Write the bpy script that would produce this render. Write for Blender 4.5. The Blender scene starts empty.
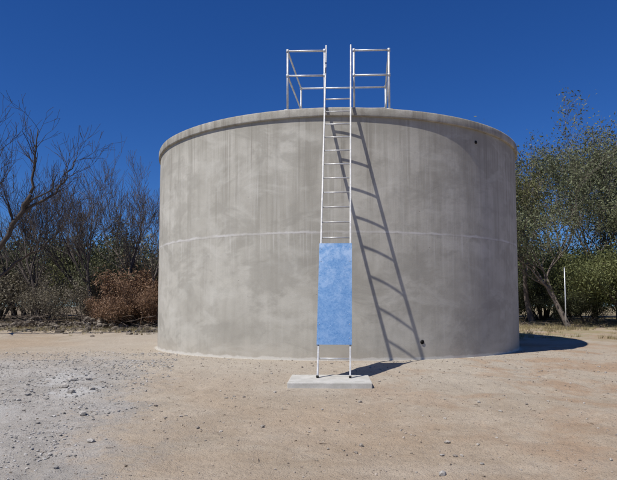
import bpy, math, random
import numpy as np
from mathutils import Vector, noise, Matrix
R_=math.radians
random.seed(7); rng=np.random.default_rng(7)
scene=bpy.context.scene
scene.view_settings.view_transform='Standard'; scene.view_settings.look='None'
scene.view_settings.exposure=0; scene.view_settings.gamma=1
col=scene.collection

# ------------------------------------------------------------ node helper
class NT:
    def __init__(s,name):
        s.m=bpy.data.materials.new(name); s.m.use_nodes=True
        s.t=s.m.node_tree; s.b=s.t.nodes['Principled BSDF']
    def n(s,typ,**k):
        nd=s.t.nodes.new(typ)
        ins=k.pop('ins',{})
        for a,v in k.items(): setattr(nd,a,v)
        for a,v in ins.items(): s.set(nd.inputs[a],v)
        return nd
    def set(s,sock,v):
        if isinstance(v,bpy.types.NodeSocket): s.t.links.new(v,sock)
        else: sock.default_value=v
    def noise(s,vec,scale,detail=4,rough=.55,dist=0):
        return s.n('ShaderNodeTexNoise',ins={'Vector':vec,'Scale':scale,'Detail':min(detail,4),'Roughness':rough,'Distortion':dist}).outputs['Fac']
    def mp(s,vec,sc=(1,1,1),loc=(0,0,0),rot=(0,0,0)):
        return s.n('ShaderNodeMapping',ins={'Vector':vec,'Scale':sc,'Location':loc,'Rotation':rot}).outputs[0]
    def math(s,op,a,b=0.0,c=0.0,clamp=False):
        nd=s.n('ShaderNodeMath',operation=op,use_clamp=clamp)
        s.set(nd.inputs[0],a); s.set(nd.inputs[1],b); s.set(nd.inputs[2],c)
        return nd.outputs[0]
    def rng(s,v,a,b,c=0.0,d=1.0,smooth=True):
        nd=s.n('ShaderNodeMapRange',interpolation_type='SMOOTHSTEP' if smooth else 'LINEAR')
        for i,x in enumerate((v,a,b,c,d)): s.set(nd.inputs[i],x)
        return nd.outputs[0]
    def mix(s,f,a,b,mode='MIX'):
        nd=s.n('ShaderNodeMix',data_type='RGBA',blend_type=mode)
        s.set(nd.inputs[0],f)
        for i,x in ((6,a),(7,b)):
            if isinstance(x,tuple) and len(x)==3: x=x+(1,)
            s.set(nd.inputs[i],x)
        return nd.outputs[2]
    def bump(s,h,strength=.5,dist=.02,normal=None):
        nd=s.n('ShaderNodeBump',ins={'Height':h,'Strength':strength,'Distance':dist})
        if normal is not None: s.set(nd.inputs['Normal'],normal)
        return nd.outputs[0]
    def coord(s,o='Object'): return s.n('ShaderNodeTexCoord').outputs[o]
    def sep(s,v): 
        nd=s.n('ShaderNodeSeparateXYZ',ins={0:v}); return nd.outputs
    def out(s,color=None,rough=.8,metal=0.,normal=None,spec=.3):
        if color is not None:
            if isinstance(color,tuple) and len(color)==3: color=color+(1,)
            s.set(s.b.inputs['Base Color'],color)
        s.set(s.b.inputs['Roughness'],rough); s.set(s.b.inputs['Metallic'],metal)
        s.set(s.b.inputs['Specular IOR Level'],spec)
        if normal is not None: s.set(s.b.inputs['Normal'],normal)
        return s.m

# ------------------------------------------------------------ materials
ZJ=2.39
TC=Vector((.713,15.69,0)); TR=4.5; TH=4.78
def mat_wall():
    s=NT('tank_concrete'); uv=s.coord('UV'); x,y,_=s.sep(uv)
    big=s.noise(uv,.55,5,.6); med=s.noise(s.mp(uv,(1,1,1),(5,3,0)),2.4,6,.65)
    streak=s.noise(s.mp(uv,(4.5,.22,1)),1.0,6,.65)
    streak2=s.noise(s.mp(uv,(16,.5,1),(3,0,0)),1.0,4,.6)
    fine=s.noise(uv,60,4,.7)
    c=s.mix(s.rng(big,.33,.67),(.385,.362,.308),(.505,.480,.415))
    c=s.mix(s.math('MULTIPLY',s.rng(med,.42,.70),.55),c,(.315,.295,.25))
    up=s.rng(y,1.0,4.2,.35,1)
    c=s.mix(s.math('MULTIPLY',s.math('MULTIPLY',s.rng(streak,.45,.68),up),.68),c,(.275,.257,.215))
    c=s.mix(s.math('MULTIPLY',s.math('MULTIPLY',s.rng(streak2,.5,.78),s.rng(y,.3,4.0,.2,.65)),.75),c,(.61,.59,.535))
    run=s.noise(s.mp(uv,(9,.12,1),(11,4,0)),1.0,3,.5)
    runm=s.math('MULTIPLY',s.rng(run,.58,.69),s.rng(s.math('ADD',y,s.math('MULTIPLY',big,1.8)),3.0,5.1))
    c=s.mix(s.math('MULTIPLY',runm,.62),c,(.215,.195,.16))
    top=s.rng(s.math('ADD',y,s.math('MULTIPLY',streak,.9)),4.4,5.2)
    c=s.mix(s.math('MULTIPLY',top,.5),c,(.26,.24,.195))
    cl=s.noise(s.mp(uv,(.8,1.5,1),(9,1,0)),1.3,5,.6,.6)
    c=s.mix(s.math('MULTIPLY',s.rng(cl,.5,.66),.42),c,(.565,.545,.48))
    cl2=s.noise(s.mp(uv,(.6,1.0,1),(2,7,0)),1.2,6,.7,.5)
    c=s.mix(s.math('MULTIPLY',s.rng(cl2,.5,.62),.5),c,(.295,.277,.235))
    fx=s.math('ABSOLUTE',s.math('SUBTRACT',s.math('FRACT',s.math('DIVIDE',s.math('ADD',x,s.math('MULTIPLY',med,.04)),1.22)),.5))
    seam=s.rng(fx,.0,.012,1,0)
    c=s.mix(s.math('MULTIPLY',s.math('MULTIPLY',seam,s.rng(big,.45,.6)),.10),c,(.27,.24,.20))
    pid=s.math('FLOOR',s.math('ADD',s.math('DIVIDE',x,1.22),.5))
    lift=s.math('GREATER_THAN',y,ZJ)
    wn=s.n('ShaderNodeTexWhiteNoise',noise_dimensions='2D')
    cmb=s.n('ShaderNodeCombineXYZ',ins={0:pid,1:lift}); s.t.links.new(cmb.outputs[0],wn.inputs['Vector'])
    c=s.mix(s.math('MULTIPLY',wn.outputs['Value'],.08),c,(.33,.31,.26))
    w=s.math('MULTIPLY',s.math('SUBTRACT',s.noise(uv,3,5,.7),.5),.12)
    dj=s.math('ABSOLUTE',s.math('SUBTRACT',s.math('ADD',y,w),ZJ+.01))
    jm=s.math('MULTIPLY',s.rng(dj,.006,.04,1,0),s.rng(s.noise(uv,2.2,4),.32,.6,.25,1))
    c=s.mix(s.math('MULTIPLY',jm,.6),c,(.66,.64,.62))
    dj2=s.math('ABSOLUTE',s.math('SUBTRACT',y,ZJ-.012)); jl=s.rng(dj2,.004,.014,1,0)
    c=s.mix(s.math('MULTIPLY',jl,.35),c,(.24,.215,.18))
    under=s.math('MULTIPLY',s.rng(y,1.5,ZJ-.01),s.math('LESS_THAN',y,ZJ))
    c=s.mix(s.math('MULTIPLY',s.math('MULTIPLY',under,s.rng(streak2,.5,.7)),.4),c,(.61,.59,.54))
    ft=s.rng(s.math('ADD',y,s.math('MULTIPLY',med,.4)),.1,.65,1,0)
    c=s.mix(s.math('MULTIPLY',ft,.45),c,(.45,.39,.31))
    foot=s.rng(s.math('ADD',y,s.math('MULTIPLY',s.math('SUBTRACT',s.noise(uv,5,3),.5),.12)),.03,.06,1,0)
    c=s.mix(s.math('MULTIPLY',foot,.6),c,(.66,.63,.57))
    vt=s.n('ShaderNodeTexVoronoi',ins={'Vector':uv,'Scale':5.0})
    hole=s.math('MULTIPLY',s.rng(vt.outputs['Distance'],.03,.06,1,0),s.math('GREATER_THAN',s.sep(vt.outputs['Color'])[0],.8))
    c=s.mix(s.math('MULTIPLY',hole,.5),c,(.16,.14,.12))
    c=s.mix(s.rng(fine,.3,.7,.0,.2),c,(.25,.235,.195))
    h=s.math('ADD',s.math('MULTIPLY',fine,.3),s.math('MULTIPLY',med,.9))
    h=s.math('ADD',h,s.math('MULTIPLY',hole,-.8))
    return s.out(c,.88,0,s.bump(h,.55,.012),.2)
def mat_concrete(name,a,b,sc=3,bs=.5,streaks=False):
    s=NT(name); o=s.coord()
    n1=s.noise(o,sc,6,.65); n2=s.noise(o,sc*18,4,.7)
    c=s.mix(s.rng(n1,.3,.7),a,b); c=s.mix(s.rng(n2,.45,.75,0,.4),c,tuple(v*.6 for v in a))
    if streaks:
        n3=s.noise(s.mp(o,(5,5,.3)),1,5,.7); c=s.mix(s.rng(n3,.42,.66,0,.75),c,(.19,.17,.14))
    return s.out(c,.88,0,s.bump(s.math('ADD',n1,s.math('MULTIPLY',n2,.4)),bs,.012),.2)
def mat_steel(name,a,b,metal=.35,rough=.45):
    s=NT(name); o=s.coord(); n1=s.noise(o,9,4,.6); n2=s.noise(o,70,3,.6)
    c=s.mix(s.rng(n1,.35,.65),a,b)
    return s.out(c,s.rng(n2,.3,.7,rough-.1,rough+.15),metal,s.bump(n2,.1,.002),.5)
def mat_panel():
    s=NT('blue_sheet'); o=s.coord()
    v=s.n('ShaderNodeTexVoronoi',ins={'Vector':o,'Scale':50.0,'Randomness':1.0}).outputs['Color']
    r=s.sep(v)[0]; n=s.noise(o,4.5,6,.75); n2=s.noise(o,75,4,.8)
    c=s.mix(r,(.12,.265,.48),(.20,.36,.57))
    c=s.mix(s.rng(n,.42,.7,0,.6),c,(.32,.47,.65))
    c=s.mix(s.rng(n2,.55,.72,0,.7),c,(.52,.62,.73))
    z=s.sep(o)[2]
    c=s.mix(s.math('MULTIPLY',s.rng(n,.38,.62),s.rng(z,.9,2.1,0,.5)),c,(.52,.63,.75))
    return s.out(c,.28,.45,s.bump(s.math('ADD',s.math('MULTIPLY',n2,.4),n),.22,.004),.5)
def mat_ground():
    s=NT('ground_dirt'); o=s.coord(); x,y,_=s.sep(o)
    big=s.noise(o,.22,5,.6,.4); med=s.noise(o,1.1,6,.65); fine=s.noise(o,9,6,.72); grit=s.noise(o,70,4,.8)
    c=s.mix(s.rng(med,.3,.7),(.375,.308,.228),(.48,.412,.322))
    c=s.mix(s.rng(big,.46,.64,0,.5),c,(.41,.295,.19))
    dx=s.math('SUBTRACT',x,TC.x); dy=s.math('SUBTRACT',y,TC.y)
    r=s.math('SQRT',s.math('ADD',s.math('MULTIPLY',dx,dx),s.math('MULTIPLY',dy,dy)))
    rn=s.math('ADD',r,s.math('MULTIPLY',s.math('SUBTRACT',med,.5),2.2))
    c=s.mix(s.math('MULTIPLY',s.rng(rn,5.0,9.0,1,0),.65),c,(.465,.415,.345))
    c=s.mix(s.math('MULTIPLY',s.rng(s.math('ADD',r,s.math('MULTIPLY',fine,.18)),TR+.105,TR+.195,1,0),.75),c,(.62,.60,.54))
    rp=s.noise(o,.7,6,.7,.5)
    red=s.math('MULTIPLY',s.rng(s.math('ADD',x,s.math('MULTIPLY',big,3)),.5,5),s.rng(rp,.44,.62))
    c=s.mix(s.math('MULTIPLY',red,.65),c,(.37,.235,.14))
    c=s.mix(s.math('MULTIPLY',s.math('MULTIPLY',s.rng(y,5,9,1,0),s.rng(rp,.5,.62,1,0)),.3),c,(.39,.28,.185))
    tx=s.math('ADD',s.math('ADD',y,s.math('MULTIPLY',x,-.12)),s.math('MULTIPLY',big,1.3))
    t=s.math('ABSOLUTE',s.math('SUBTRACT',s.math('FRACT',s.math('DIVIDE',tx,1.6)),.5))
    tm=s.math('MULTIPLY',s.rng(t,.02,.13,1,0),s.rng(x,-2,1))
    tm=s.math('MULTIPLY',tm,s.rng(y,4.5,9.5,1,0))
    c=s.mix(s.math('MULTIPLY',tm,.25),c,(.53,.46,.37))
    gx=s.math('ADD',x,s.math('MULTIPLY',s.math('SUBTRACT',med,.5),3.4))
    gx=s.math('ADD',gx,s.math('MULTIPLY',s.math('SUBTRACT',fine,.5),1.6))
    gx=s.math('ADD',gx,s.math('MULTIPLY',s.math('SUBTRACT',y,5),.20))
    gm=s.rng(gx,-2.5,-1.1,1,0)
    gy=s.math('ADD',y,s.math('MULTIPLY',s.math('SUBTRACT',med,.5),4))
    gm=s.math('MULTIPLY',gm,s.rng(gy,10,13.5,1,0))
    gcol=s.mix(s.rng(fine,.3,.7),(.32,.305,.28),(.51,.495,.465))
    gcol=s.mix(s.rng(rp,.42,.62,0,.6),gcol,(.27,.255,.23))
    c=s.mix(s.math('MULTIPLY',gm,.88),c,gcol)
    for (px,py,rx) in ((-3.6,9.2,.5),(-3.1,8.3,.3),(-3.9,7.2,.5)):
        q=s.math('ADD',s.math('POWER',s.math('SUBTRACT',x,px),2),s.math('POWER',s.math('MULTIPLY',s.math('SUBTRACT',y,py),.7),2))
        q=s.math('ADD',s.math('SQRT',q),s.math('MULTIPLY',s.math('SUBTRACT',fine,.5),1.3))
        q=s.math('ADD',q,s.math('MULTIPLY',s.math('SUBTRACT',med,.5),.9))
        c=s.mix(s.math('MULTIPLY',s.rng(q,rx*.2,rx,1,0),.45),c,(.62,.62,.60))
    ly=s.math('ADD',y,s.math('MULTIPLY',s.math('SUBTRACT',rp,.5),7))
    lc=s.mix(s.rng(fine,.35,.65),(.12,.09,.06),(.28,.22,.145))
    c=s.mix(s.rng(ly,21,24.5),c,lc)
    gr=s.math('MULTIPLY',s.math('MULTIPLY',s.rng(ly,15,19),s.rng(x,5,7.0)),s.rng(s.noise(o,1.6,5,.75),.42,.6))
    c=s.mix(s.math('MULTIPLY',gr,.75),c,(.28,.25,.12))
    v=s.n('ShaderNodeTexVoronoi',ins={'Vector':o,'Scale':44.0}); vd=v.outputs['Distance']; vc=s.sep(v.outputs['Color'])
    dot=s.rng(vd,.22,.34,1,0)
    st=s.math('MULTIPLY',dot,s.math('GREATER_THAN',vc[0],s.math('SUBTRACT',.78,s.math('MULTIPLY',gm,.35))))
    c=s.mix(s.math('MULTIPLY',st,.5),c,s.mix(vc[1],(.22,.18,.15),(.62,.58,.51)))
    v2=s.n('ShaderNodeTexVoronoi',ins={'Vector':o,'Scale':17.0}); vc2=s.sep(v2.outputs['Color'])
    st2=s.math('MULTIPLY',s.rng(v2.outputs['Distance'],.12,.24,1,0),s.math('GREATER_THAN',vc2[0],.86))
    c=s.mix(s.math('MULTIPLY',st2,.55),c,s.mix(vc2[1],(.20,.16,.125),(.52,.46,.38)))
    c=s.mix(s.rng(grit,.42,.7,0,.42),c,(.21,.165,.12))
    c=s.mix(s.rng(fine,.48,.70,0,.32),c,(.26,.20,.145))
    h=s.math('ADD',s.math('MULTIPLY',fine,1.5),s.math('MULTIPLY',grit,.5))
    h=s.math('ADD',h,s.math('MULTIPLY',dot,.25))
    return s.out(c,.95,0,s.bump(h,.9,.024),.1)
def mat_attr(name,rough=.7,transl=0.0,nscale=0):
    s=NT(name); a=s.n('ShaderNodeAttribute',attribute_name='tint').outputs['Color']
    if nscale:
        n=s.noise(s.coord(),nscale,2,.7); a=s.mix(s.rng(n,.35,.7,0,.5),a,(.05,.04,.03))
        s.out(a,rough,0,None,.15)
    else: s.out(a,rough,0,None,.25)
    if transl:
        tr=s.n('ShaderNodeBsdfTranslucent'); s.set(tr.inputs[0],a)
        mx=s.n('ShaderNodeMixShader',ins={0:transl})
        s.t.links.new(s.b.outputs[0],mx.inputs[1]); s.t.links.new(tr.outputs[0],mx.inputs[2])
        s.t.links.new(mx.outputs[0],s.t.nodes['Material Output'].inputs[0])
    return s.m
M_wall=mat_wall(); M_rim=mat_concrete('rim_concrete',(.28,.262,.218),(.42,.397,.345),2.5,.5,True)
M_roof=mat_concrete('roof_concrete',(.34,.32,.28),(.42,.40,.36))
M_slab=mat_concrete('slab_concrete',(.42,.405,.36),(.55,.53,.485),6)
M_al=mat_steel('aluminium',(.46,.46,.45),(.60,.59,.57),.3,.4)
M_galv=mat_steel('galvanised_steel',(.46,.47,.48),(.60,.61,.62),.3,.45)
M_panel=mat_panel(); M_ground=mat_ground()
M_leaf=mat_attr('leaves',.55,.22); M_bark=mat_attr('bark',.9,0,14); M_stone=mat_attr('stone',.9,0,30)
s=NT('black_pipe'); M_black=s.out((.015,.014,.013),.7)

# ------------------------------------------------------------ mesh helper
class MB:
    def __init__(s): s.v=[];s.f=[];s.c=[]
    def tube(s,pts,rad,sides=6,tint=(.1,.1,.1),cap=True):
        base=len(s.v); n=len(pts); prev=None
        for i,p in enumerate(pts):
            a=pts[max(i-1,0)]; b=pts[min(i+1,n-1)]
            d=(b-a)
            if d.length<1e-9: d=Vector((0,0,1))
            d.normalize()
            if prev is None: u=d.orthogonal().normalized()
            else:
                u=prev-d*prev.dot(d)
                u=u.normalized() if u.length>1e-6 else d.orthogonal().normalized()
            prev=u; w=d.cross(u)
            for k in range(sides):
                t=2*math.pi*k/sides
                s.v.append(tuple(p+(u*math.cos(t)+w*math.sin(t))*rad[i])); s.c.append(tint)
        for i in range(n-1):
            for k in range(sides):
                k2=(k+1)%sides
                s.f.append((base+i*sides+k,base+i*sides+k2,base+(i+1)*sides+k2,base+(i+1)*sides+k))
        if cap:
            s.f.append(tuple(base+k for k in reversed(range(sides))))
            s.f.append(tuple(base+(n-1)*sides+k for k in range(sides)))
    def box(s,c,ax,ay,az,tint=(.5,.5,.5)):
        b=len(s.v); c=Vector(c)
        for i in (-1,1):
            for j in (-1,1):
                for k in (-1,1):
                    s.v.append(tuple(c+ax*i+ay*j+az*k)); s.c.append(tint)
        for f in ((0,1,3,2),(4,6,7,5),(0,4,5,1),(2,3,7,6),(0,2,6,4),(1,5,7,3)): s.f.append(tuple(b+i for i in f))
    def obj(s,name,mat,smooth=True,parent=None,bevel=0):
        me=bpy.data.meshes.new(name); me.from_pydata(s.v,[],s.f); me.update()
        if s.c:
            at=me.color_attributes.new('tint','FLOAT_COLOR','POINT')
            arr=np.ones((len(s.v),4),dtype=np.float32); arr[:,:3]=np.array(s.c,dtype=np.float32)
            at.data.foreach_set('color',arr.ravel())
        me.materials.append(mat)
        if smooth: me.polygons.foreach_set('use_smooth',[True]*len(me.polygons))
        o=bpy.data.objects.new(name,me); col.objects.link(o)
        if bevel:
            m=o.modifiers.new('b','BEVEL'); m.width=bevel; m.segments=2; m.limit_method='ANGLE'
        if parent: o.parent=parent
        return o
def empty(name,loc=(0,0,0)):
    e=bpy.data.objects.new(name,None); col.objects.link(e); e.empty_display_size=.3; return e

# ------------------------------------------------------------ ground
def gh(x,y,detail=True):
    z=0.0
    if y<11: z=-.06*(11-y)
    z=max(z,-1.0)
    if y>15.5: z+=min(.026*(y-15.5),.42)
    if detail:
        r=math.hypot(x-TC.x,y-TC.y); k=min(max((r-TR-.02)/.8,0),1)
        on=(x>-.7 and x<1.4 and 8.0<y<10.0)
        a=noise.noise(Vector((x*.35,y*.35,0)))*.05+noise.noise(Vector((x*1.5,y*1.5,3)))*.024
        if y<15:
            a+=noise.fractal(Vector((x*6,y*6,7)),.8,2.1,4)*.012
            if x<-1.0: a+=abs(noise.noise(Vector((x*4,y*4,9))))*.03*min(1,(-1.0-x))
        z+=a*k*(.25 if on else 1)
    return z
def axis(lo,hi,fine_lo,fine_hi,step,grow=1.18):
    v=list(np.arange(fine_lo,fine_hi+1e-6,step)); st=step; c=fine_hi
    while c<hi: st*=grow; c+=st; v.append(c)
    st=step;c=fine_lo; L=[]
    while c>lo: st*=grow; c-=st; L.append(c)
    return L[::-1]+v
xs=axis(-700,700,-6,6.5,.055,1.12); ys=axis(-300,900,4,12,.05,1.10)
V=[];F=[]
for yy in ys:
    for xx in xs: V.append((xx,yy,gh(xx,yy)))
nx=len(xs)
for j in range(len(ys)-1):
    for i in range(nx-1):
        a=j*nx+i; F.append((a,a+1,a+nx+1,a+nx))
me=bpy.data.meshes.new('ground'); me.from_pydata(V,[],F); me.materials.append(M_ground)
me.polygons.foreach_set('use_smooth',[True]*len(me.polygons))
g=bpy.data.objects.new('ground',me); col.objects.link(g)

# ------------------------------------------------------------ tank
tank=empty('concrete_water_tank')
def revolve(name,prof,mat,segs=288,uv=False,smooth=True,wob=0):
    V=[];F=[];n=len(prof)
    for i in range(segs+1):
        th=math.pi/2+2*math.pi*i/segs
        for (r,z) in prof:
            rr=r
            if wob: rr+=noise.noise(Vector((math.cos(th)*4,math.sin(th)*4,z*.7)))*wob
            V.append((TC.x+rr*math.cos(th),TC.y+rr*math.sin(th),z))
    for i in range(segs):
        for k in range(n-1):
            a=i*n+k; F.append((a,a+n,a+n+1,a+1))
    me=bpy.data.meshes.new(name); me.from_pydata(V,[],F); me.materials.append(mat)
    if uv:
        l=me.uv_layers.new(name='UVMap')
        for li,lp in enumerate(me.loops):
            vi=lp.vertex_index; l.data[li].uv=(vi//n/segs*2*math.pi*TR, V[vi][2])
    if smooth: me.polygons.foreach_set('use_smooth',[True]*len(me.polygons))
    o=bpy.data.objects.new(name,me); col.objects.link(o); o.parent=tank; return o
revolve('wall',[(TR,-.4)]+[(TR,z) for z in np.linspace(0,TH-.17,20)],M_wall,uv=True,wob=.014)
revolve('rim',[(TR-.03,TH-.175),(TR+.035,TH-.175),(TR+.045,TH-.168),(TR+.048,TH-.15),(TR+.048,TH-.03),(TR+.04,TH-.008),(TR+.02,TH),(TR-.2,TH),(TR-.25,TH-.01)],M_rim,wob=.018)
revolve('roof',[(TR-.2,TH-.02),(3,TH+.04),(0.01,TH+.1)],M_roof)
def on_wall(xx): return TC.y-math.sqrt(TR**2-(xx-TC.x)**2)
for nm,xx,zz,rr in (('scour_pipe',2.15,.33,.04),('overflow_pipe',3.43,4.36,.034)):
    yy=on_wall(xx); nrm=Vector((xx-TC.x,yy-TC.y,0)).normalized(); p=Vector((xx,yy,zz))
    b=MB(); pts=[p-nrm*.05,p+nrm*.012,p+nrm*.012,p-nrm*.02]; b.tube(pts,[rr,rr,rr*.8,rr*.8],20,cap=True)
    b.obj(nm,M_black,True,tank)

# ------------------------------------------------------------ ladder
ladder=empty('leaning_ladder')
ub=Vector((.38,9.1,-.067)); ut=Vector((.60,11.66,6.2))
ax=(ut-ub).normalized(); side=Vector((1,-.08,0)).normalized(); out=side.cross(ax).normalized()
if out.y>0: out=-out
L=(ut-ub).length; hw=.245
for i,sg in enumerate((-1,1)):
    b=MB(); c=(ub+ut)/2+side*sg*hw
    b.box(c,side*.013,out*.030,ax*L/2); b.obj('rail_%d'%(i+1),M_al,False,ladder,.004)
    b=MB(); b.box(ub+side*sg*hw+Vector((0,0,.012)),side*.02,out*.05,ax*.012); b.obj('foot_%d'%(i+1),M_black,False,ladder,.004)
b=MB(); t=.30
while t<5.6:
    c=ub+ax*t; b.tube([c-side*hw,c+side*hw],[.013,.013],10); t+=.30
b.obj('rungs',M_al,True,ladder)
guard=empty('ladder_guard'); 
t0=(.40-ub.z)/ax.z; t1=(2.03-ub.z)/ax.z
c=ub+ax*(t0+t1)/2; hl=(t1-t0)/2
b=MB(); b.box(c+out*.048,side*.267,out*.0015,ax*hl); 
b.box(c+side*.2685+out*.018,side*.0015,out*.0315,ax*hl); b.box(c-side*.2685+out*.018,side*.0015,out*.0315,ax*hl)
b.obj('sheet',M_panel,False,guard)
b=MB()
for tt in (.12,.38):
    for sg in (-1,1):
        for sq in (-1,1):
            q=c+side*sg*.235+ax*sq*(hl-tt*hl); b.tube([q+out*.048,q+out*.055],[.006,.006],8)
b.obj('bolts',M_galv,True,guard)

# ------------------------------------------------------------ guardrail on roof
gr=empty('roof_guardrail'); b=MB(); r=.021
FL=Vector((-.407,11.40,TH)); FR=Vector((1.56,11.34,TH)); BL=Vector((-.17,13.5,TH+.03)); BR=Vector((1.76,13.4,TH+.03))
IL=FL.lerp(FR,.365); IR=FL.lerp(FR,.655); HH=1.20; HM=.70
for p in (FL,FR,BL,BR,IR,IL):
    b.tube([p,p+Vector((0,0,HH))],[r,r],10); b.box(p+Vector((0,0,.012)),Vector((.06,0,0)),Vector((0,.06,0)),Vector((0,0,.006)))
for h in (HH-.005,HM):
    for p,q in ((FL,IL),(IR,FR),(FL,BL),(FR,BR),(BL,BR)):
        b.tube([p+Vector((0,0,h)),q+Vector((0,0,h))],[r*.92,r*.92],10)
for p in (FL,FR,BL,BR,IL,IR):
    for h in (HH-.005,HM): b.tube([p+Vector((0,0,h-.03)),p+Vector((0,0,h+.03))],[.028,.028],10)
b.obj('tube_frame',M_galv,True,gr)

# ------------------------------------------------------------ slab
b=MB(); b.box((.318,9.03,-.127),Vector((.60,-.015,0)),Vector((.02,.50,0)),Vector((0,0,.06)))
b.obj('concrete_footing_slab',M_slab,False,None,.012)

# ------------------------------------------------------------ stones
import bmesh
def ico():
    bm=bmesh.new(); bmesh.ops.create_icosphere(bm,subdivisions=1,radius=1)
    v=np.array([x.co[:] for x in bm.verts]); f=np.array([[y.index for y in x.verts] for x in bm.faces]); bm.free(); return v,f
IV,IF=ico()
def fast_mesh(name,verts,faces,tint,mat,smooth=False):
    me=bpy.data.meshes.new(name); nv=len(verts); nf=len(faces); k=faces.shape[1]
    me.vertices.add(nv); me.vertices.foreach_set('co',verts.astype(np.float32).ravel())
    me.loops.add(nf*k); me.loops.foreach_set('vertex_index',faces.astype(np.int32).ravel())
    me.polygons.add(nf); me.polygons.foreach_set('loop_start',np.arange(0,nf*k,k,dtype=np.int32))
    me.polygons.foreach_set('loop_total',np.full(nf,k,dtype=np.int32))
    me.update(calc_edges=True)
    at=me.color_attributes.new('tint','FLOAT_COLOR','POINT'); arr=np.ones((nv,4),np.float32); arr[:,:3]=tint
    at.data.foreach_set('color',arr.ravel()); me.materials.append(mat)
    me.polygons.foreach_set('use_smooth',[smooth]*nf)
    o=bpy.data.objects.new(name,me); col.objects.link(o); return o
def stones(name,pts,sizes,tints,flat=.6):
    n=len(pts); sc=sizes[:,None,None]*(1+rng.uniform(-.35,.35,(n,1,3)))*np.array([1,1,flat])
    v=IV[None]*(1+rng.uniform(-.22,.22,(n,12,1)))*sc
    a=rng.uniform(0,6.28,n); ca,sa=np.cos(a)[:,None],np.sin(a)[:,None]
    x=v[:,:,0]*ca-v[:,:,1]*sa; y=v[:,:,0]*sa+v[:,:,1]*ca; v=np.stack([x,y,v[:,:,2]],-1)+pts[:,None]
    f=(IF[None]+(np.arange(n)*12)[:,None,None]).reshape(-1,3)
    return fast_mesh(name,v.reshape(-1,3),f,np.repeat(tints,12,0),M_stone)
P=[];S=[];T=[]
def addstone(x,y,s,t,sink=.2):
    if math.hypot(x-TC.x,y-TC.y)<TR+.03: return
    if -.33<x<.98 and 8.45<y<9.6: return
    P.append((x,y,gh(x,y)+s*(.5-sink))); S.append(s); T.append(t)
for i in range(9500):
    x=-1.5-abs(random.gauss(0,1))*2.6; y=random.uniform(4,13)
    x-=.15*(y-5)
    if noise.noise(Vector((x*.8,y*.8,1)))<-.12+random.uniform(-.2,.2): continue
    q=random.random(); t=(.26+.28*q,.245+.27*q,.22+.26*q)
    addstone(x,y,.005+.014*random.random()**3+(.018*random.random() if random.random()<.04 else 0),t)
for i in range(8000):
    x=random.uniform(-6,8); y=random.uniform(4,14)
    q=random.random(); t=(.22+.28*q,.175+.26*q,.13+.235*q)
    addstone(x,y,.004+.009*random.random()**3,t)
for i in range(420):
    x=random.uniform(-7,8); y=random.uniform(4.4,14); q=random.random()
    addstone(x,y,.010+.018*random.random()**2,(.28+.22*q,.24+.22*q,.20+.2*q))
for (x,y,s_) in ((1.08,4.95,.035),(1.2,5.5,.02),(1.5,5.3,.02),(-2.1,5.9,.045),(-2.6,7.0,.05),(1.05,10.3,.03),(1.2,10.1,.02),(-3.2,8.2,.05),(-3.4,8.5,.06),(-3.0,8.4,.04),(-3.7,8.0,.05),(-3.5,9.0,.06),(-3.3,9.1,.05)):
    addstone(x,y,s_,(.42,.39,.35),.1)
stones('gravel',np.array(P),np.array(S),np.array(T))
P=[];S=[];T=[]
for i in range(2600):
    x=random.uniform(-18,-4.8); yc=22.6+1.1*noise.noise(Vector((x*.45,2,0))); y=yc+random.gauss(0,1.15)
    hgt=.42*math.exp(-((y-yc)/1.0)**2)*(.55+1.0*noise.noise(Vector((x*1.1,y*.5,0))))*min(1,max(0,(-5.0-x)/2.5))
    q=random.random(); s_=.02+.13*random.random()**3
    P.append((x,y,gh(x,y)+max(hgt,0)*random.uniform(.2,1))); S.append(s_); T.append((.10+.17*q,.082+.152*q,.065+.125*q))
stones('rubble_bank',np.array(P),np.array(S),np.array(T),.7)

# ------------------------------------------------------------ vegetation
def rvec(): 
    return Vector((random.gauss(0,1),random.gauss(0,1),random.gauss(0,1))).normalized()
class Tree:
    def __init__(s,bark=(.12,.10,.085)): s.b=MB(); s.tips=[]; s.bark=bark
    def grow(s,p,d,L,r,lv,maxlv,nch=(3,4),spread=.75,wig=.16,up=.08,ratio=.68,leaf_from=None):
        n=4 if lv<maxlv else 3; pts=[p.copy()]; rad=[r]; dd=d.copy()
        for i in range(n):
            dd=(dd+rvec()*wig+Vector((0,0,up))).normalized()
            p=p+dd*(L/n); pts.append(p.copy()); rad.append(r*(1-.5*(i+1)/n) if lv<maxlv else r*(1-.75*(i+1)/n))
        rad=[max(q,.005) for q in rad]
        j=random.uniform(.75,1.25); t=tuple(c*j for c in s.bark)
        s.b.tube(pts,rad,8 if lv==0 else (5 if lv<3 else 3),t,False)
        if leaf_from is not None and lv>=leaf_from:
            for q in pts[1:]: s.tips.append(q)
        if lv>=maxlv: return
        m=random.randint(*nch)
        for c in range(m):
            i=random.randint(1 if lv else 2,n); 
            if c==0: i=n
            a=(dd+rvec()*spread).normalized()
            s.grow(pts[i],a,L*ratio*random.uniform(.75,1.2),rad[i]*random.uniform(.55,.8),lv+1,maxlv,nch,spread,wig,up,ratio,leaf_from)
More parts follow.
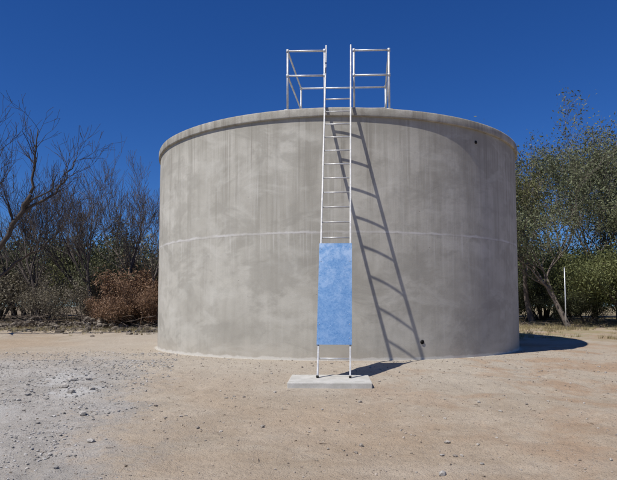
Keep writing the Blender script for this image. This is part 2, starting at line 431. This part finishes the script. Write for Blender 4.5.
def leaves(tips,per,spread,size,tints):
    t=np.array([tuple(q) for q in tips]); n=len(t)*per
    c=np.repeat(t,per,0)+rng.normal(0,spread,(n,3))
    lo=np.array([noise.noise(Vector(q)*1.1) for q in tips]); lo=np.clip(.5+lo*1.1,0,1)
    clus=np.repeat(lo,per)*.5+np.repeat(rng.uniform(0,1,len(t)),per)*.25+rng.uniform(0,1,n)*.25
    tints=np.array(tints); col_=tints[0]*(1-clus[:,None])+tints[1]*clus[:,None]
    u=rng.normal(0,1,(n,3)); u[:,2]-=.5; u/=np.linalg.norm(u,axis=1)[:,None]
    w=rng.normal(0,1,(n,3)); w-=u*(u*w).sum(1)[:,None]; w/=np.linalg.norm(w,axis=1)[:,None]
    s_=size*rng.uniform(.6,1.4,n)[:,None]
    v=np.stack([c-u*s_,c+w*s_*.38,c+u*s_,c-w*s_*.38],1).reshape(-1,3)
    return v,np.arange(n*4).reshape(n,4),np.repeat(col_,4,0)
def finish(tr,name,loc,per=0,spread=.12,size=.05,tints=None,rot=0,sc=1):
    e=empty(name); e.location=loc; e.rotation_euler=(0,0,rot); e.scale=(sc,)*3
    tr.b.obj('trunk_and_limbs',M_bark,True,e)
    if per and tr.tips:
        v,f,c=leaves(tr.tips,per,spread,size,tints); o=fast_mesh('foliage',v,f,c,M_leaf); o.parent=e
    return e
def copy_tree(src,name,loc,rot,sc):
    e=empty(name); e.location=loc; e.rotation_euler=(0,0,rot); e.scale=(sc,sc,sc*random.uniform(.9,1.1))
    for ch in src.children:
        o=bpy.data.objects.new(ch.name,ch.data); col.objects.link(o); o.parent=e
    return e
V3=lambda *a: Vector(a)
def loc(x,y): return (x,y,gh(x,y,False)-.03)
OL=((.060,.068,.028),(.215,.215,.095)); GG=((.065,.078,.040),(.235,.25,.135)); BR_=((.13,.075,.045),(.30,.185,.11)); DK=((.045,.052,.027),(.145,.15,.078)); DRY=((.12,.10,.07),(.25,.22,.155))

t=Tree((.075,.062,.055))
def limb(pts,r0,r1,lv=2,n=9,Lb=1.3):
    m=len(pts); pp=[]
    for i in range(m-1):
        for q in range(4):
            f=q/4; p=pts[i].lerp(pts[i+1],f)+rvec()*.05; pp.append(p)
    pp.append(pts[-1]); rad=[r0+(r1-r0)*i/(len(pp)-1) for i in range(len(pp))]
    t.b.tube(pp,rad,8,t.bark,True)
    for c in range(n):
        i=int(len(pp)*(.25+.75*(c+random.random())/n)); i=min(i,len(pp)-1)
        d=(pp[min(i+1,len(pp)-1)]-pp[i-1]).normalized()
        t.grow(pp[i],(d+rvec()*.75+Vector((0,0,.15))).normalized(),Lb*random.uniform(.6,1.15),rad[i]*.6,lv,5,(2,4),.6,.2,.06,.72)
random.seed(100)
limb([V3(-10.4,15,0),V3(-10.1,15,1.3),V3(-9.7,15,2.5),V3(-8.9,14.8,3.8),V3(-8.5,14.7,4.4)],.11,.06,3,6,.9)
limb([V3(-8.5,14.7,4.4),V3(-8.35,14.6,5.3),V3(-8.25,14.5,6.4)],.05,.014,3,9,.85)
limb([V3(-8.9,14.8,3.8),V3(-8.0,15,4.4),V3(-7.6,15.1,5.0),V3(-7.3,15.2,5.7)],.05,.012,3,9,.8)
limb([V3(-9.7,15,2.5),V3(-9.9,14.6,4.0),V3(-9.5,14.4,5.0),V3(-9.45,14.3,5.8)],.065,.014,3,9,.9)
limb([V3(-10.1,15,1.3),V3(-9.2,15.3,2.3),V3(-8.3,15.4,2.9),V3(-7.8,15.5,3.6)],.05,.012,3,8,.8)
limb([V3(-10.1,15,1.3),V3(-11.2,15.5,3.3),V3(-12,15.6,5.5)],.08,.02,3,8,1.1)
finish(t,'dead_tree',(-.1,3.7,.05))
def bare(seed,x,y,H,lv=5,bark=(.13,.11,.097),nch=(3,4)):
    random.seed(seed); t=Tree(bark); t.grow(V3(0,0,-.1),V3(random.uniform(-.15,.15),0,1).normalized(),H*.34,H*.018,0,lv,nch,.6,.15,.10,.72)
    return finish(t,'dead_tree',loc(x,y))
bare(3,-8.4,24,6.8,5,(.13,.11,.097),(3,5))
bare(11,-7.0,25,7.0,5,(.13,.11,.097),(3,5))
bare(5,-11.0,24.5,6.6,5,(.10,.083,.073),(3,5))
bare(21,-12.6,26,7.8,5,(.09,.075,.065))
bare(8,-6.2,23.5,5.8)
bare(14,-9.6,26.5,7.8,5,(.10,.083,.073),(3,5))
bare(27,-5.6,26.5,6.6,5)
def bush(seed,name,H,lv,per,spread,size,tints,lc,stems=5,lean=.5,rot=0,bark=(.12,.10,.085),leaf_from=None):
    random.seed(seed); t=Tree(bark)
    for i in range(stems):
        a=6.28*i/stems+random.random(); d=V3(math.cos(a)*lean,math.sin(a)*lean,1).normalized()
        t.grow(V3(math.cos(a)*.12,math.sin(a)*.12,-.1),d,H*.36*random.uniform(.75,1.1),H*.012,0,lv,(3,4),.75,.2,.05,.68,leaf_from if leaf_from is not None else lv-1)
    return finish(t,name,lc,per,spread,size,tints,rot)
sA=bush(31,'acacia_shrub',4.6,3,10,.17,.05,OL,loc(-9.6,27),6)
sB=bush(32,'acacia_shrub',3.4,3,13,.16,.05,DK,loc(-7.6,25.5),6,.6)
sC=bush(33,'acacia_shrub',3.9,3,6,.18,.05,DRY,loc(-12.0,25.5),6,.55,0,(.17,.14,.12))
sD=bush(34,'dry_brown_shrub',2.3,3,16,.11,.035,BR_,loc(-6.3,22.6),9,.8,0,(.20,.14,.10))
copy_tree(sD,'dry_brown_shrub',loc(-5.3,24.0),2,1.55)
copy_tree(sD,'dry_brown_shrub',loc(-6.7,24.6),5,1.6)
copy_tree(sD,'dry_brown_shrub',loc(-7.6,23.3),4,.85)
random.seed(77)
for (x,y,src,sc) in ((-13.0,29.5,sA,1.2),(-11.0,31.5,sB,1.6),(-8.8,30.5,sA,1.15),(-6.8,29.5,sA,1.0),(-6.2,33,sB,1.5),(-15,29,sB,1.4),(-14.2,25,sC,1.0),(-16.5,32,sA,1.3),
   (-13.5,23.8,sC,.75),(-10.4,23.9,sC,.65),(-9.0,24.4,sC,.7),(-18,28,sC,1.3),(-20,31,sA,1.3),(-23,29,sB,1.3),(-5,30,sB,1.4),(-8.1,28.2,sC,1.15),(-3,32,sA,1),(0,34,sB,1.3),(3,32,sA,1),(5,35,sB,1.5),(-27,30,sA,1.4),(-12.5,35,sB,1.7),(-17,37,sB,2.0),(-8.2,36,sB,1.7),
   (7.5,33,sA,1.2),(20,27,sA,1.3),(24,29,sB,1.6),(29,30,sA,1.5),(-33,34,sB,1.8)):
    copy_tree(src,'acacia_shrub',loc(x,y),random.uniform(0,6.28),sc)
def gum(seed,name,H,lc,per,spread,size,tints,rot=0,lean=(0,0),bark=(.21,.175,.15),spreadd=.7,lv=5,nch=(3,4)):
    random.seed(seed); t=Tree(bark)
    t.grow(V3(0,0,-.15),V3(lean[0],lean[1],1).normalized(),H*.30,H*.017,0,lv,nch,spreadd,.14,.07,.74,lv-1)
    return finish(t,name,lc,per,spread,size,tints,rot)
g1=gum(41,'gum_tree',9.2,loc(12.6,26.5),7,.17,.055,GG,0,(.1,0))
g2=gum(42,'gum_tree',8.6,loc(9.7,26),5,.17,.055,OL,0,(-.2,0))
g3=gum(44,'gum_tree',7.6,loc(10.4,24),5,.16,.05,GG,0,(-.3,.1))
random.seed(5)
copy_tree(g1,'gum_tree',loc(15.0,29),2.2,1.1); copy_tree(g2,'gum_tree',loc(13.2,32),1,1.25); copy_tree(g1,'gum_tree',loc(19,31),4,1.05); copy_tree(g3,'gum_tree',loc(13.4,25.0),2.6,1.1)
r1=bush(51,'wattle_bush',5.0,3,26,.19,.05,((.065,.08,.028),(.22,.235,.095)),loc(12.6,23.5),8,.6)
copy_tree(r1,'wattle_bush',loc(14.2,25.5),2,1.05); copy_tree(r1,'wattle_bush',loc(16.2,26),4,1.15)
copy_tree(r1,'wattle_bush',loc(11.2,29),1,.9)
for (x,y,src,sc) in ((8.9,29.5,sB,1.1),(10.1,27.5,sB,.8),(12.2,31,sA,1.1),(9.3,33,sB,1.6),(8.3,28,sC,.8),(14.5,33,sB,1.7),(11.5,35,sB,1.9),(17.5,30,sB,1.4),(13.0,22.3,sB,.45),(10.9,25.5,sB,.55),(14.3,24.0,sB,.5),(12.0,26.0,sB,.6)):
    copy_tree(src,'acacia_shrub',loc(x,y),random.uniform(0,6.28),sc)
def grass(name,pts,h,tint):
    v=[];c=[]
    for (x,y) in pts:
        z=gh(x,y,True); j=random.uniform(.6,1.3)
        for q in range(14):
            a=random.random()*6.28; rr=random.random()*.07; bx=x+math.cos(a)*rr; by=y+math.sin(a)*rr
            hh=h*random.uniform(.4,1.2); lx=math.cos(a)*hh*.5; ly=math.sin(a)*hh*.5; w=.004
            v+=[(bx-w,by,z-.01),(bx+w,by,z-.01),(bx+lx,by+ly,z+hh)]; c+=[tuple(k*j for k in tint)]*3
    v=np.array(v); return fast_mesh(name,v,np.arange(len(v)).reshape(-1,3),np.array(c),M_leaf)
pts=[]
for i in range(1900):
    x=random.uniform(5.6,19); y=random.uniform(17.5,26.5)
    if noise.noise(Vector((x*.7,y*.7,4)))+ (y-21.5)*.06 > -.05: pts.append((x,y))
for i in range(1200): pts.append((random.uniform(-18,-4.8),22.6+random.gauss(0,1.4)))
grass('dry_grass',pts,.14,(.36,.30,.16))
t=MB()
for i in range(560):
    if random.random()<.72: x=random.uniform(-17,-5.0); y=random.gauss(22.5,1.0); zz=random.uniform(.02,.5)
    else: x=random.uniform(8,16); y=random.uniform(22.5,26); zz=random.uniform(.01,.12)
    p=V3(x,y,gh(x,y)+zz); d=V3(random.gauss(0,1),random.gauss(0,1),random.gauss(0,.35)).normalized(); L=random.uniform(.2,1.1)
    q=random.uniform(.6,1.3)
    t.tube([p-d*L*.5,p+rvec()*.06,p+d*L*.5],[.013,.010,.003],4,(.15*q,.12*q,.095*q),False)
t.obj('fallen_branches',M_bark)
t=MB()
for i in range(70):
    x=random.uniform(-4,6); y=random.uniform(4.6,10.5)
    p=V3(x,y,gh(x,y)+.006); a=random.random()*6.28; d=V3(math.cos(a),math.sin(a),0); L=random.uniform(.03,.12)
    if -.4<x<1.05 and 8.3<y<9.7: continue
    t.tube([p-d*L*.5,p+V3(0,0,.004),p+d*L*.5],[.003,.0025,.001],4,(.10,.07,.05),False)
t.obj('twigs',M_bark)
fp=empty('fence_post'); X=9.4; Y=22.0; z0=gh(X,Y)
b=MB(); b.tube([V3(X,Y,z0-.2),V3(X,Y,z0+2.25)],[.02,.02],8); b.obj('post',M_galv,True,fp)
b=MB(); b.tube([V3(X,Y,z0+2.25),V3(X,Y,z0+2.28)],[.028,.02],8); b.obj('cap',M_galv,True,fp)

# ------------------------------------------------------------ light
AZ=50.5; EL=56
sd=Vector((-math.sin(R_(AZ))*math.cos(R_(EL)),-math.cos(R_(AZ))*math.cos(R_(EL)),math.sin(R_(EL))))
l=bpy.data.lights.new('sun','SUN'); l.energy=5.0; l.angle=R_(.53); l.color=(1,.965,.905)
lo=bpy.data.objects.new('sun',l); col.objects.link(lo); lo.rotation_euler=sd.to_track_quat('Z','Y').to_euler()
w=bpy.data.worlds.new('World'); scene.world=w; w.use_nodes=True; nt=w.node_tree
sky=nt.nodes.new('ShaderNodeTexSky'); sky.sky_type='NISHITA'; sky.sun_disc=False
sky.sun_elevation=R_(EL); sky.sun_rotation=R_(180+AZ); sky.air_density=1.0; sky.dust_density=.05; sky.ozone_density=3.5; sky.altitude=600
hs=nt.nodes.new('ShaderNodeHueSaturation'); hs.inputs['Saturation'].default_value=1.22; hs.inputs['Hue'].default_value=.5
mx=nt.nodes.new('ShaderNodeMix'); mx.data_type='RGBA'; mx.blend_type='MULTIPLY'; mx.inputs[0].default_value=1; mx.inputs[7].default_value=(.50,.78,1.28,1)
nt.links.new(sky.outputs[0],hs.inputs['Color']); nt.links.new(hs.outputs[0],mx.inputs[6])
nt.links.new(mx.outputs[2],nt.nodes['Background'].inputs[0]); nt.nodes['Background'].inputs[1].default_value=.068

# ------------------------------------------------------------ camera
cd=bpy.data.cameras.new('camera'); cam=bpy.data.objects.new('camera',cd); col.objects.link(cam)
FP=600
cd.sensor_width=36; cd.sensor_fit='HORIZONTAL'; cd.lens=FP/617*36; cd.clip_start=.05; cd.clip_end=3000
PT=4.0
cam.location=(0,0,1.01); cam.rotation_euler=(R_(90+PT),0,0)
cd.shift_y=(66-FP*math.tan(R_(PT)))/617
scene.camera=cam
